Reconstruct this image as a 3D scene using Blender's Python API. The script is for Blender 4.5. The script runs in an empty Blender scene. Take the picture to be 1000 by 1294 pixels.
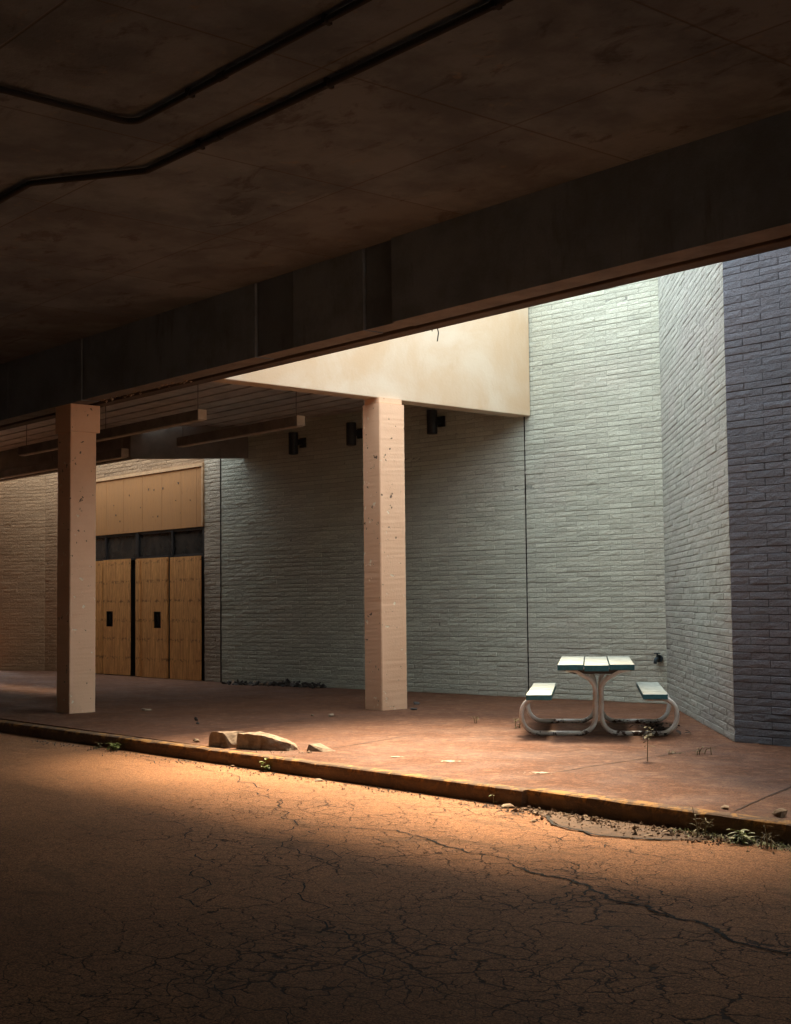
import bpy, bmesh, math, random
from mathutils import Vector, Matrix, noise
R = math.radians
random.seed(7)
S = bpy.context.scene
COL = S.collection

# ------------------------------------------------------------------ camera
# world frame: +x runs along the kerb to the right, +y goes into the building, z up (metres)
YAW, PITCH, ROLL = R(40.3), math.atan(113/1750), R(0.6)
fx, fy = -math.cos(YAW), math.sin(YAW)
fw = Vector((fx*math.cos(PITCH), fy*math.cos(PITCH), math.sin(PITCH)))
r0 = Vector((math.sin(YAW), math.cos(YAW), 0))
u0 = r0.cross(fw)
rt = r0*math.cos(ROLL) - u0*math.sin(ROLL)
up = u0*math.cos(ROLL) + r0*math.sin(ROLL)
cam = bpy.data.cameras.new('camera'); camo = bpy.data.objects.new('camera', cam); COL.objects.link(camo)
M = Matrix((rt, up, -fw)).transposed().to_4x4(); M.translation = (0, 0, 1.53)
camo.matrix_world = M
cam.sensor_fit = 'HORIZONTAL'; cam.sensor_width = 36; cam.lens = 63.0
cam.clip_end = 2000; cam.clip_start = .05
S.camera = camo

# ------------------------------------------------------------------ light
SUN_EL, SUN_AZ = R(55), (-0.42, 0.908)
w = bpy.data.worlds.new('World'); S.world = w; w.use_nodes = True
nt = w.node_tree; nt.nodes.clear()
sky = nt.nodes.new('ShaderNodeTexSky'); sky.sky_type = 'NISHITA'; sky.sun_disc = False
sky.sun_elevation = SUN_EL; sky.sun_rotation = math.atan2(SUN_AZ[0], SUN_AZ[1])
sky.dust_density = 4.0; sky.air_density = 1.0
bg = nt.nodes.new('ShaderNodeBackground'); bg.inputs['Strength'].default_value = 0.15
out = nt.nodes.new('ShaderNodeOutputWorld')
cloud = nt.nodes.new('ShaderNodeMix'); cloud.data_type = 'RGBA'; cloud.inputs[0].default_value = .6
cloud.inputs[7].default_value = (5.2, 5.5, 5.0, 1)   # thin even overcast over the blue
nt.links.new(sky.outputs[0], cloud.inputs[6]); nt.links.new(cloud.outputs[2], bg.inputs[0]); nt.links.new(bg.outputs[0], out.inputs[0])
sl = bpy.data.lights.new('sun', 'SUN'); sl.energy = 2.6; sl.angle = R(19); sl.color = (1, .76, .48)
so = bpy.data.objects.new('sun', sl); COL.objects.link(so)
sd = Vector((SUN_AZ[0], SUN_AZ[1], 0)).normalized()*math.cos(SUN_EL) + Vector((0, 0, math.sin(SUN_EL)))
so.rotation_euler = sd.to_track_quat('Z', 'Y').to_euler(); so.location = (0, 20, 30)
S.view_settings.view_transform = 'Standard'; S.view_settings.look = 'None'
S.view_settings.exposure = 2.65; S.view_settings.gamma = 1
S.cycles.max_bounces = 10; S.cycles.diffuse_bounces = 8; S.cycles.sample_clamp_indirect = 6

# ------------------------------------------------------------------ node helpers
class NT:
    def __init__(s, name):
        s.m = bpy.data.materials.new(name); s.m.use_nodes = True
        s.t = s.m.node_tree; s.b = s.t.nodes['Principled BSDF']
        g = s.t.nodes.new('ShaderNodeNewGeometry'); s.geo = g
        tc = s.t.nodes.new('ShaderNodeTexCoord'); s.P = tc.outputs['Object']
    def n(s, typ, **k):
        x = s.t.nodes.new('ShaderNode'+typ)
        for a, v in k.items(): setattr(x, a, v)
        return x
    def put(s, sock, v):
        if hasattr(v, 'is_output'): s.t.links.new(v, sock)
        elif isinstance(v, (tuple, list)) and len(v) == 3 and sock.type == 'RGBA': sock.default_value = (*v, 1)
        else: sock.default_value = v
    def math(s, op, a, b=0, c=0):
        x = s.n('Math', operation=op)
        for i, v in enumerate((a, b, c)): s.put(x.inputs[i], v)
        return x.outputs[0]
    def noise(s, scale, detail=4, rough=.55, vec=None, dist=0, stretch=None):
        x = s.n('TexNoise'); x.inputs['Scale'].default_value = scale; x.inputs['Detail'].default_value = detail
        x.inputs['Roughness'].default_value = rough; x.inputs['Distortion'].default_value = dist
        v = vec or s.P
        if stretch: v = s.mapv(v, stretch)
        s.put(x.inputs['Vector'], v); return x.outputs['Fac']
    def mapv(s, v, scale, loc=(0, 0, 0)):
        x = s.n('Mapping'); x.inputs['Scale'].default_value = scale; x.inputs['Location'].default_value = loc
        s.put(x.inputs['Vector'], v); return x.outputs[0]
    def ramp(s, v, a, b, lo=0., hi=1.):
        x = s.n('MapRange', interpolation_type='SMOOTHSTEP'); s.put(x.inputs[0], v)
        for i, k in enumerate((a, b, lo, hi)): x.inputs[i+1].default_value = k
        return x.outputs[0]
    def mix(s, f, a, b, mode='MIX'):
        x = s.n('Mix', data_type='RGBA', blend_type=mode)
        s.put(x.inputs[0], f); s.put(x.inputs[6], a); s.put(x.inputs[7], b); return x.outputs[2]
    def xyz(s):
        x = s.n('SeparateXYZ'); s.put(x.inputs[0], s.P); return x.outputs
    def bump(s, h, strength=.5, dist=.01, normal=None):
        x = s.n('Bump'); x.inputs['Strength'].default_value = strength; x.inputs['Distance'].default_value = dist
        s.put(x.inputs['Height'], h)
        if normal: s.put(x.inputs['Normal'], normal)
        return x.outputs[0]
    def done(s, col=None, rough=None, nrm=None, metal=None, spec=None):
        if col is not None: s.put(s.b.inputs['Base Color'], col)
        if rough is not None: s.put(s.b.inputs['Roughness'], rough)
        if nrm is not None: s.put(s.b.inputs['Normal'], nrm)
        if metal is not None: s.put(s.b.inputs['Metallic'], metal)
        if spec is not None: s.put(s.b.inputs['Specular IOR Level'], spec)
        return s.m

def m_brick(name, base, dark, warm):
    t = NT(name)
    isl = t.geo.outputs['Random Per Island']
    c = t.mix(t.ramp(isl, 0, 1), tuple(k*.88 for k in base), tuple(min(1, k*1.06) for k in base))
    c = t.mix(t.ramp(t.noise(.7, 5, .6), .42, .72, 0, .45), c, warm)
    c = t.mix(t.ramp(t.noise(26, 5, .7), .55, .8, 0, .55), c, dark)
    c = t.mix(t.ramp(t.noise(3.5, 6, .7, stretch=(1, 1, .35)), .6, .8, 0, .4), c, dark)
    h = t.noise(60, 6, .75); h2 = t.noise(20, 5, .65)
    nn = t.bump(h2, .8, .02, t.bump(h, 1.0, .02))
    c = t.mix(t.ramp(t.noise(75, 4, .8), .45, .65, 0, .4), c, dark)
    return t.done(c, .8, nn, spec=.25)
def m_plain(name, base, rough=.6, metal=0, var=.25, scale=8, bumpd=.004, bs=60):
    t = NT(name)
    c = t.mix(t.ramp(t.noise(scale, 5, .65), .35, .7), base, tuple(k*(1-var) for k in base))
    return t.done(c, rough, t.bump(t.noise(bs, 5, .6), .4, bumpd), metal)
def m_ceiling():
    t = NT('stained_concrete_ceiling'); x, y, z = t.xyz()
    c = t.mix(t.ramp(t.noise(.9, 7, .65), .38, .62), (.15, .18, .215), (.085, .105, .13))
    c = t.mix(t.ramp(t.noise(1.6, 8, .72, stretch=(1, 1.8, 1), dist=.6), .54, .66, 0, .65), c, (.045, .046, .05))
    c = t.mix(t.ramp(t.noise(5, 6, .7), .6, .72, 0, .5), c, (.20, .17, .14))
    px = t.math('DIVIDE', t.math('SUBTRACT', x, -5.97), 2.1); py = t.math('DIVIDE', t.math('SUBTRACT', y, 5.78), 1.9)
    wv = t.n('CombineXYZ'); t.put(wv.inputs[0], t.math('FLOOR', px)); t.put(wv.inputs[1], t.math('FLOOR', py))
    wn = t.n('TexWhiteNoise', noise_dimensions='3D'); t.put(wn.inputs['Vector'], wv.outputs[0])
    c = t.mix(t.ramp(wn.outputs['Value'], 0, 1, 0, .28), c, (.09, .07, .057))
    def seam(p): return t.math('ABSOLUTE', t.math('SUBTRACT', t.math('FRACT', p), .5))
    s = t.math('MAXIMUM', seam(px), seam(py))
    ln = t.ramp(s, .4925, .4975)
    c = t.mix(t.math('MULTIPLY', ln, .6), c, (.07, .055, .045))
    h = t.math('SUBTRACT', t.noise(30, 5, .6), t.math('MULTIPLY', ln, 1.5))
    return t.done(c, .85, t.bump(h, .5, .01), spec=.2)
def m_concrete(name, a, b, stain, sc=1.5):
    t = NT(name)
    c = t.mix(t.ramp(t.noise(sc, 6, .65), .35, .68), a, b)
    c = t.mix(t.ramp(t.noise(4, 7, .7, stretch=(1, 1, .18)), .55, .75, 0, .6), c, stain)
    c = t.mix(t.ramp(t.noise(70, 3, .6), .62, .75, 0, .5), c, stain)
    return t.done(c, .85, t.bump(t.noise(45, 6, .65), .5, .008), spec=.25)
def m_column():
    t = NT('peach_column_paint')
    c = t.mix(t.ramp(t.noise(1.4, 5, .6), .35, .7), (.82, .53, .35), (.76, .475, .305))
    c = t.mix(t.ramp(t.noise(7, 6, .7, stretch=(1, 1, .4)), .56, .75, 0, .25), c, (.46, .28, .19))
    n1 = t.math('ADD', t.noise(8.5, 5, .62, dist=.4), t.ramp(t.noise(1.7, 2, .5), .4, .62, -.08, .03)); chip = t.ramp(n1, .645, .66)
    dk = t.ramp(t.noise(11, 4, .6, vec=t.mapv(t.P, (1, 1, 1), (3, 5, 2))), .665, .685)
    c = t.mix(chip, c, (.86, .74, .58)); c = t.mix(dk, c, (.16, .10, .07))
    h = t.math('SUBTRACT', t.math('MULTIPLY', t.noise(40, 4), .25), t.math('ADD', chip, dk))
    return t.done(c, t.math('ADD', .5, t.math('MULTIPLY', chip, .4)), t.bump(h, .7, .012), spec=.35)
def m_stucco():
    t = NT('cream_stucco_fascia')
    c = t.mix(t.ramp(t.noise(.8, 6, .6, dist=.5), .33, .7), (.64, .53, .405), (.57, .41, .265))
    c = t.mix(t.ramp(t.noise(2.2, 7, .7, stretch=(1, 1, .5)), .58, .78, 0, .45), c, (.50, .33, .19))
    return t.done(c, .8, t.bump(t.noise(25, 6, .6), .25, .01), spec=.25)
def m_sidewalk():
    t = NT('worn_reddish_sidewalk_concrete')
    c = t.mix(t.ramp(t.noise(.6, 6, .6), .35, .68), (.215, .092, .047), (.145, .060, .032))
    c = t.mix(t.ramp(t.noise(1.7, 7, .7, dist=.5), .56, .74, 0, .6), c, (.095, .042, .024))
    c = t.mix(t.ramp(t.noise(75, 3, .75), .45, .62, 0, .85), c, (.06, .028, .017))
    c = t.mix(t.ramp(t.noise(28, 5, .8), .43, .60, 0, .85), c, (.075, .033, .019))
    c = t.mix(t.ramp(t.noise(7, 7, .8, dist=.4), .48, .64, 0, .6), c, (.29, .145, .08))
    c = t.mix(t.ramp(t.noise(120, 2, .6, vec=t.mapv(t.P, (1, 1, 1), (4, 3, 0))), .66, .75, 0, .5), c, (.42, .25, .15))
    c = t.mix(t.ramp(t.noise(1.9, 5, .6, vec=t.mapv(t.P, (.6, 1.5, 1), (9.3, 2, 0))), .70, .78, 0, .4), c, (.34, .18, .10))
    h = t.math('ADD', t.noise(60, 5, .7), t.math('MULTIPLY', t.noise(5, 4), .8))
    return t.done(c, t.ramp(t.noise(1.3, 4), .3, .7, .65, .9), t.bump(h, .8, .012), spec=.25)
def m_kerb():
    t = NT('kerb_with_worn_yellow_paint'); t.P = t.geo.outputs['Position']; x, y, z = t.xyz()
    c = t.mix(t.ramp(t.noise(3, 6, .65), .35, .7), (.15, .095, .06), (.085, .056, .04))
    pt = t.ramp(t.noise(6, 8, .75, dist=.6), .47, .58)
    c = t.mix(t.math('MULTIPLY', pt, t.ramp(z, -.045, -.012, .12, .8)), c, (.46, .245, .075))
    c = t.mix(t.ramp(t.noise(50, 4, .7), .56, .7, 0, .7), c, (.09, .065, .05))
    return t.done(c, .85, t.bump(t.noise(38, 6, .7), .7, .014), spec=.25)
def m_asphalt():
    t = NT('cracked_asphalt')
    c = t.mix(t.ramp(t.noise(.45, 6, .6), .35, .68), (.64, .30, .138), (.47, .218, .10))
    c = t.mix(t.ramp(t.noise(85, 4, .8), .45, .60, 0, .9), c, (.075, .040, .021))
    c = t.mix(t.ramp(t.noise(34, 5, .85), .43, .62, 0, .7), c, (.13, .07, .036))
    c = t.mix(t.ramp(t.noise(.8, 5, .7, stretch=(1, 2.5, 1), dist=.8), .54, .66, 0, .5), c, (.16, .088, .046))
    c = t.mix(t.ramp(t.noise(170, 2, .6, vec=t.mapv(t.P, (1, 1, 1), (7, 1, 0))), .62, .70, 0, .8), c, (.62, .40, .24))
    c = t.mix(t.ramp(t.noise(1.3, 6, .7, stretch=(1, 2, 1)), .56, .72, 0, .5), c, (.15, .08, .045))
    # crazing: two voronoi nets pulled about by noise
    nz = t.n('TexNoise'); nz.inputs['Scale'].default_value = 2.2; nz.inputs['Detail'].default_value = 6
    t.put(nz.inputs['Vector'], t.P)
    add = t.n('VectorMath', operation='MULTIPLY_ADD'); t.put(add.inputs[0], nz.outputs['Color'])
    add.inputs[1].default_value = (.42, .42, 0); t.put(add.inputs[2], t.P)
    nz2 = t.n('TexNoise'); nz2.inputs['Scale'].default_value = 14; nz2.inputs['Detail'].default_value = 4
    t.put(nz2.inputs['Vector'], t.P)
    add2 = t.n('VectorMath', operation='MULTIPLY_ADD'); t.put(add2.inputs[0], nz2.outputs['Color'])
    add2.inputs[1].default_value = (.07, .07, 0); t.put(add2.inputs[2], add.outputs[0])
    def net(scale, wid, maskv, stretch):
        v = t.n('TexVoronoi', feature='DISTANCE_TO_EDGE', voronoi_dimensions='2D'); v.inputs['Scale'].default_value = scale
        t.put(v.inputs['Vector'], t.mapv(add2.outputs[0], stretch))
        e = t.math('DIVIDE', v.outputs['Distance'], t.math('ADD', t.math('MULTIPLY', maskv, wid), .0001))
        return t.ramp(e, .45, 1, 1, 0)
    def spot(cx, cy, r):
        d = t.n('VectorMath', operation='DISTANCE'); t.put(d.inputs[0], t.P); d.inputs[1].default_value = (cx, cy, -.13)
        return t.ramp(d.outputs['Value'], r*.35, r, 1, 0)
    reg = t.math('MAXIMUM', spot(-4.5, 4.3, 3.0), t.math('MULTIPLY', spot(-7.6, 6.6, 3.4), .55))
    k1 = t.math('MULTIPLY', t.ramp(t.noise(1.1, 4, .6, vec=t.mapv(t.P, (1, 1, 1), (2, 8, 0))), .38, .60), t.math('ADD', t.math('MULTIPLY', reg, 1.15), .14))
    k2 = t.math('MULTIPLY', t.ramp(t.noise(1.6, 4, .6), .38, .58), reg)
    cr = t.math('MAXIMUM', net(3.1, .030, k1, (1, 1.25, 1)), net(7.0, .050, k2, (1, 1.2, 1)))
    c = t.mix(t.math('MULTIPLY', cr, .88), c, (.02, .013, .009))
    h = t.math('SUBTRACT', t.math('MULTIPLY', t.noise(110, 4, .75), .6), t.math('MULTIPLY', cr, 2.0))
    h = t.math('ADD', h, t.math('MULTIPLY', t.noise(2.5, 4), 1.2))
    return t.done(c, .82, t.bump(h, 1.0, .014), spec=.22)
def m_ply(name, a, b, off, rows=1):
    t = NT(name)
    g = t.noise(3.2, 8, .7, vec=t.mapv(t.P, (9, 9, .6), off), dist=1.6)
    c = t.mix(t.ramp(g, .36, .62), a, b)
    c = t.mix(t.ramp(t.noise(9, 5, .7, vec=t.mapv(t.P, (3, 3, .5), off)), .58, .75, 0, .75), c, (.17, .07, .024))
    x, y, z = t.xyz()
    band = t.math('ABSOLUTE', t.math('SUBTRACT', t.math('FRACT', t.math('DIVIDE', t.math('ADD', z, t.math('MULTIPLY', t.noise(2, 3), .05)), .405)), .5))
    spots = t.math('MULTIPLY', t.ramp(band, .36, .49), t.ramp(t.noise(9, 4, .7), .50, .60))
    c = t.mix(t.math('MULTIPLY', spots, .7*rows), c, (.10, .045, .02))
    return t.done(c, .7, t.bump(g, .3, .004), spec=.25)
def m_tube():
    t = NT('white_enamel_tube_with_rust'); x, y, z = t.xyz()
    low = t.ramp(z, .02, .13, .17, -.04)
    rust = t.ramp(t.math('ADD', t.noise(9, 6, .7), low), .66, .74)
    c = t.mix(rust, t.mix(t.ramp(t.noise(6, 4), .4, .7), (.80, .80, .77), (.62, .61, .57)), (.075, .040, .024))
    return t.done(c, t.math('ADD', .38, t.math('MULTIPLY', rust, .4)), t.bump(rust, .4, .003), spec=.4)

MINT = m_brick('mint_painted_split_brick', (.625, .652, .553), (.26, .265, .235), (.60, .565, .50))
SHADEB = m_brick('shaded_split_brick', (.225, .25, .30), (.075, .08, .098), (.235, .215, .245))  # same wall paint, darkened and blued to hold the shade of the road face
SIDEB = m_brick('greyed_mint_split_brick', (.50, .53, .485), (.19, .19, .185), (.47, .42, .42))  # wall paint in a greyer tone for the angled side wall
WARMB = m_brick('warm_light_tinted_brick', (.37, .235, .135), (.14, .085, .05), (.31, .19, .10))  # entrance brick: wall paint tinted to hold the warm light there, mortar too
def m_joint(name, c): return m_plain(name, c, .9, 0, .4, 20)
MINTJ = m_joint('mint_mortar', (.36, .375, .325)); GREYJ = m_joint('grey_mortar', (.03, .031, .036)); SIDEJ = m_joint('side_mortar', (.20, .195, .185)); WARMJ = m_joint('warm_tinted_mortar', (.20, .13, .08))
PIERB = m_brick('warm_light_pier_brick', (.53, .46, .365), (.22, .18, .14), (.48, .40, .30))  # pier brick: wall paint tinted towards the warm light by the doors
CEIL = m_ceiling(); BEAM = m_concrete('grey_beam_concrete', (.165, .215, .275), (.115, .15, .19), (.06, .075, .095))
BEAM2 = m_concrete('brown_ledge_concrete', (.13, .10, .08), (.085, .065, .055), (.04, .032, .028))
BEAMP = m_concrete('dark_recessed_beam_concrete', (.115, .15, .19), (.08, .105, .135), (.045, .055, .07)); BEAMU = m_concrete('bounce_lit_beam_soffit', (.20, .175, .155), (.14, .12, .105), (.07, .06, .05), 3); COLUMN = m_column(); STUCCO = m_stucco(); WALK = m_sidewalk(); KERB = m_kerb(); ASPH = m_asphalt()  # recessed strips toned darker; beam underside browned to hold road bounce light
CRACK = m_plain('open_crack_dirt', (.016, .012, .009), .95)
JOINT = m_plain('slab_joint_dirt', (.055, .035, .026), .95)
SOFF = m_plain('brown_metal_soffit', (.60, .56, .53), .55, 0, .35, 3)
SOFFD = m_plain('dark_soffit_gap', (.03, .025, .02), .9)
BULK = m_plain('dull_brown_bulkhead', (.25, .225, .205), .7, 0, .3, 2)
PLYA = m_ply('weathered_plywood', (.78, .40, .14), (.46, .21, .07), (0, 0, 0))
HEAD = m_ply('tan_painted_plywood', (.40, .19, .068), (.35, .175, .07), (5, 0, 3), 0)
TRIM = m_plain('tan_trim_paint', (.50, .30, .15), .6)
DARKM = m_plain('dark_bronze_metal', (.022, .022, .024), .45, .3)
BLACK = m_plain('black_metal', (.016, .017, .02), .5)
LAMPW = m_plain('lit_cream_fixture_enamel', (.50, .40, .31), .5, 0, .3, 4)  # pale tone holding the light caught by end caps and undersides
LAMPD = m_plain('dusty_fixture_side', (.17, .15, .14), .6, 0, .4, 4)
TUBE = m_tube()
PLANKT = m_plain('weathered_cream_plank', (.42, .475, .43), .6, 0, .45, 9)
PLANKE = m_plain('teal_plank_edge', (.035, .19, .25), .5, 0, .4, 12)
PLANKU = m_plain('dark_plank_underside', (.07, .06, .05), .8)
PIPE = m_plain('black_conduit', (.012, .013, .016), .9)
STONE = m_concrete('broken_concrete', (.34, .255, .18), (.20, .145, .10), (.07, .05, .036), 11)
GRAVEL = m_concrete('loose_gravel_fill', (.15, .09, .055), (.075, .048, .032), (.035, .025, .018), 18)
DARKR = m_plain('sooty_rubble', (.085, .075, .068), .9, 0, .6, 9)
LEAFG = m_plain('weed_leaf_green', (.20, .26, .05), .55, 0, .4, 30)
LEAFD = m_plain('dry_leaf_olive', (.20, .17, .07), .7, 0, .4, 30)
STEM = m_plain('weed_stem', (.17, .13, .06), .7)
DEAD = m_plain('dead_leaf_black', (.035, .022, .015), .8, 0, .4, 20)
t_ = NT('dusty_dark_glass')
GLASS = t_.done(t_.mix(t_.ramp(t_.noise(3, 5), .4, .7), (.03, .028, .026), (.06, .05, .042)), .18, None, spec=.5)
SPIG = m_plain('blue_grey_iron', (.05, .075, .09), .5, .4)
BARE = m_plain('blocker_wall_grey', (.34, .32, .29), .9)

# ------------------------------------------------------------------ mesh helpers
class MB:
    def __init__(s): s.v = []; s.f = []; s.mi = []
    def add(s, vs, fs, mi=0):
        o = len(s.v); s.v += [tuple(p) for p in vs]
        s.f += [tuple(i+o for i in f) for f in fs]; s.mi += [mi]*len(fs); return s
    def box(s, x0, x1, y0, y1, z0, z1, mi=0):
        return s.prism([(x0, y0), (x1, y0), (x1, y1), (x0, y1)], z0, z1, mi)
    def prism(s, pts, z0, z1, mi=0, top=None):
        n = len(pts)
        vs = [(x, y, z0) for x, y in pts] + [(x, y, z1) for x, y in pts]
        fs = [tuple(range(n))[::-1]] + [(i, (i+1) % n, n+(i+1) % n, n+i) for i in range(n)]
        s.add(vs, fs, mi); s.add(vs, [tuple(range(n, 2*n))], mi if top is None else top); return s
    def obox(s, c, ax, ay, az, hx, hy, hz, mi=0):
        c, ax, ay, az = map(Vector, (c, ax, ay, az)); vs = []
        for k in (-1, 1):
            for i, j in ((-1, -1), (1, -1), (1, 1), (-1, 1)): vs.append(c+ax*hx*i+ay*hy*j+az*hz*k)
        return s.add(vs, [(3, 2, 1, 0), (4, 5, 6, 7), (0, 1, 5, 4), (1, 2, 6, 5), (2, 3, 7, 6), (3, 0, 4, 7)], mi)
    def tube(s, pts, r, n=10, mi=0, fil=0, caps=True):
        P = [Vector(p) for p in pts]
        if fil: P = fillet(P, fil)
        T = []
        for i in range(len(P)):
            d = (P[min(i+1, len(P)-1)]-P[max(i-1, 0)]); T.append(d.normalized())
        a = T[0].orthogonal().normalized(); o = len(s.v); vs = []
        for i, p in enumerate(P):
            a = (a - T[i]*a.dot(T[i])).normalized(); b = T[i].cross(a)
            rr = r[i] if isinstance(r, (list, tuple)) else r
            for k in range(n):
                q = 2*math.pi*k/n; vs.append(p+a*rr*math.cos(q)+b*rr*math.sin(q))
        fs = [(i*n+k, i*n+(k+1) % n, (i+1)*n+(k+1) % n, (i+1)*n+k) for i in range(len(P)-1) for k in range(n)]
        if caps: fs += [tuple(range(n))[::-1], tuple(range((len(P)-1)*n, len(P)*n))]
        return s.add(vs, fs, mi)
    def build(s, name, mats, parent=None, bevel=0, smooth=False, center=True):
        me = bpy.data.meshes.new(name); o = bpy.data.objects.new(name, me); COL.objects.link(o)
        off = Vector((0, 0, 0))
        if parent: off = Vector(parent.location); o.parent = parent
        elif center and s.v:
            xs, ys, zs = zip(*s.v); off = Vector(((min(xs)+max(xs))/2, (min(ys)+max(ys))/2, min(zs))); o.location = off
        me.from_pydata([tuple(Vector(p)-off) for p in s.v] if not parent else [tuple(Vector(p)-off) for p in s.v], [], s.f)
        for m in (mats if isinstance(mats, list) else [mats]): me.materials.append(m)
        me.polygons.foreach_set('material_index', s.mi)
        if smooth: me.polygons.foreach_set('use_smooth', [True]*len(me.polygons))
        me.update()
        if bevel:
            b = o.modifiers.new('bevel', 'BEVEL'); b.width = bevel; b.segments = 2; b.limit_method = 'ANGLE'
        return o
def fillet(P, rad, n=7):
    o = [P[0]]
    for i in range(1, len(P)-1):
        a, b, c = P[i-1], P[i], P[i+1]; d0 = (a-b); d1 = (c-b)
        ang = d0.angle(d1)
        if ang > 3.1: o.append(b); continue
        q = min(rad/math.tan(ang/2), d0.length*.499, d1.length*.499); p0 = b+d0.normalized()*q; p1 = b+d1.normalized()*q
        rr = q*math.tan(ang/2); cen = b+(d0.normalized()+d1.normalized()).normalized()*(rr/math.sin(ang/2))
        v0 = p0-cen; v1 = p1-cen
        for k in range(n+1):
            tt = k/n; w_ = v0.angle(v1)
            o.append(cen+(v0*math.sin((1-tt)*w_)+v1*math.sin(tt*w_))/math.sin(w_))
    return o+[P[-1]]
def tag(o, label=None, cat=None, group=None, kind=None):
    for k, v in (('label', label), ('category', cat), ('group', group), ('kind', kind)):
        if v: o[k] = v
    return o
def thing(name, loc, label, cat, group=None):
    o = bpy.data.objects.new(name, None); o.empty_display_size = .3; COL.objects.link(o); o.location = loc
    return tag(o, label, cat, group)

# ------------------------------------------------------------------ ground
def crack(mb, pts, wid, z, mi=1, jit=.05, lev=4, seed=0, branch=0):
    rnd = random.Random(seed); P = [Vector((x, y, 0)) for x, y in pts]
    for l in range(lev):
        Q = [P[0]]
        for a, b in zip(P, P[1:]):
            d = b-a; m = (a+b)/2 + Vector((-d.y, d.x, 0))*rnd.gauss(0, jit*(1.6 if l else 1)); Q += [m, b]
        P = Q
    n = len(P); L = []
    for i, p in enumerate(P):
        d = (P[min(i+1, n-1)]-P[max(i-1, 0)]).normalized(); s = Vector((-d.y, d.x, 0))
        wv = wid*min(1, 6*i/n+.12, 6*(n-1-i)/n+.12)*rnd.uniform(.45, 1.25)/2
        L.append((p+s*wv, p-s*wv))
    vs = [(q.x, q.y, z) for ab in L for q in ab]
    mb.add(vs, [(2*i, 2*i+1, 2*i+3, 2*i+2) for i in range(n-1)], mi)
    for k in range(branch):
        i = rnd.randrange(n//8, n-n//8); d = (P[i+1]-P[i]).normalized()
        a = rnd.choice((-1, 1))*rnd.uniform(.5, 1.2); L_ = rnd.uniform(.15, .55)
        e = P[i]+Vector((d.x*math.cos(a)-d.y*math.sin(a), d.x*math.sin(a)+d.y*math.cos(a), 0))*L_
        crack(mb, [(P[i].x, P[i].y), (e.x, e.y)], wid*.5, z+.0005, mi, .12, 4, rnd.randrange(9999), 0)

ROAD = -.13
g = MB(); g.box(-400, 400, -400, 400, -1.4, -1.0); tag(g.build('ground', WALK), kind='structure')
rd = MB(); rd.box(-400, 400, -60, 8.3, -.9, ROAD)
zc = ROAD+.004
crack(rd, [(-8.6, 6.15), (-7.9, 6.5), (-7.36, 6.50), (-6.71, 6.34), (-6.24, 6.32)], .018, zc, 1, .06, 4, 3, 6)
crack(rd, [(-6.35, 6.30), (-6.07, 6.17), (-5.71, 6.16), (-5.31, 6.00), (-5.03, 5.93), (-4.40, 5.80), (-3.84, 5.64), (-2.6, 5.5)], .028, zc, 1, .07, 5, 5, 10)
crack(rd, [(-6.24, 6.32), (-6.20, 6.56), (-5.82, 6.29), (-5.2, 6.3), (-4.6, 6.05)], .012, zc+.001, 1, .09, 4, 8, 3)
crack(rd, [(-10.9, 7.3), (-9.9, 6.9), (-9.0, 6.5), (-8.3, 5.9), (-7.4, 5.7), (-6.6, 5.3)], .011, zc, 1, .09, 4, 11, 7)
crack(rd, [(-9.6, 5.6), (-8.6, 5.3), (-7.6, 4.9), (-7.0, 4.4), (-6.2, 4.2)], .011, zc, 1, .1, 4, 14, 6)
crack(rd, [(-8.5, 6.6), (-8.0, 5.8), (-7.0, 5.2), (-6.4, 4.7), (-5.2, 4.3), (-4.5, 3.5)], .012, zc, 1, .1, 4, 15, 8)
crack(rd, [(-8.8, 7.75), (-8.2, 7.95), (-7.75, 7.75), (-7.5, 7.95), (-7.2, 7.5)], .014, zc, 1, .12, 4, 17, 6)
crack(rd, [(-7.9, 8.05), (-7.7, 7.8), (-7.72, 7.55), (-7.4, 7.55)], .013, zc+.001, 1, .12, 4, 18, 4)
crack(rd, [(-7.15, 7.2), (-6.5, 7.25), (-6.0, 7.1), (-5.4, 7.2)], .010, zc, 1, .08, 4, 19, 3)
crack(rd, [(-14, 7.7), (-12.5, 7.4), (-11.2, 7.5), (-9.8, 7.1)], .010, zc, 1, .07, 4, 21, 5)
for k in range(16):
    rr = random.Random(40+k); a = rr.uniform(-.6, .5); x, y = rr.uniform(-6.6, -3.0), rr.uniform(3.0, 5.5); L_ = rr.uniform(.7, 1.5)
    crack(rd, [(x, y), (x+L_*math.cos(a)*.5, y+L_*math.sin(a)*.5+rr.uniform(-.12, .12)), (x+L_*math.cos(a), y+L_*math.sin(a))], rr.uniform(.004, .008), zc+.0006*k/16+.0012, 1, .12, 4, k, 4)
tag(rd.build('road', [ASPH, CRACK], center=False), kind='structure')
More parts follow.
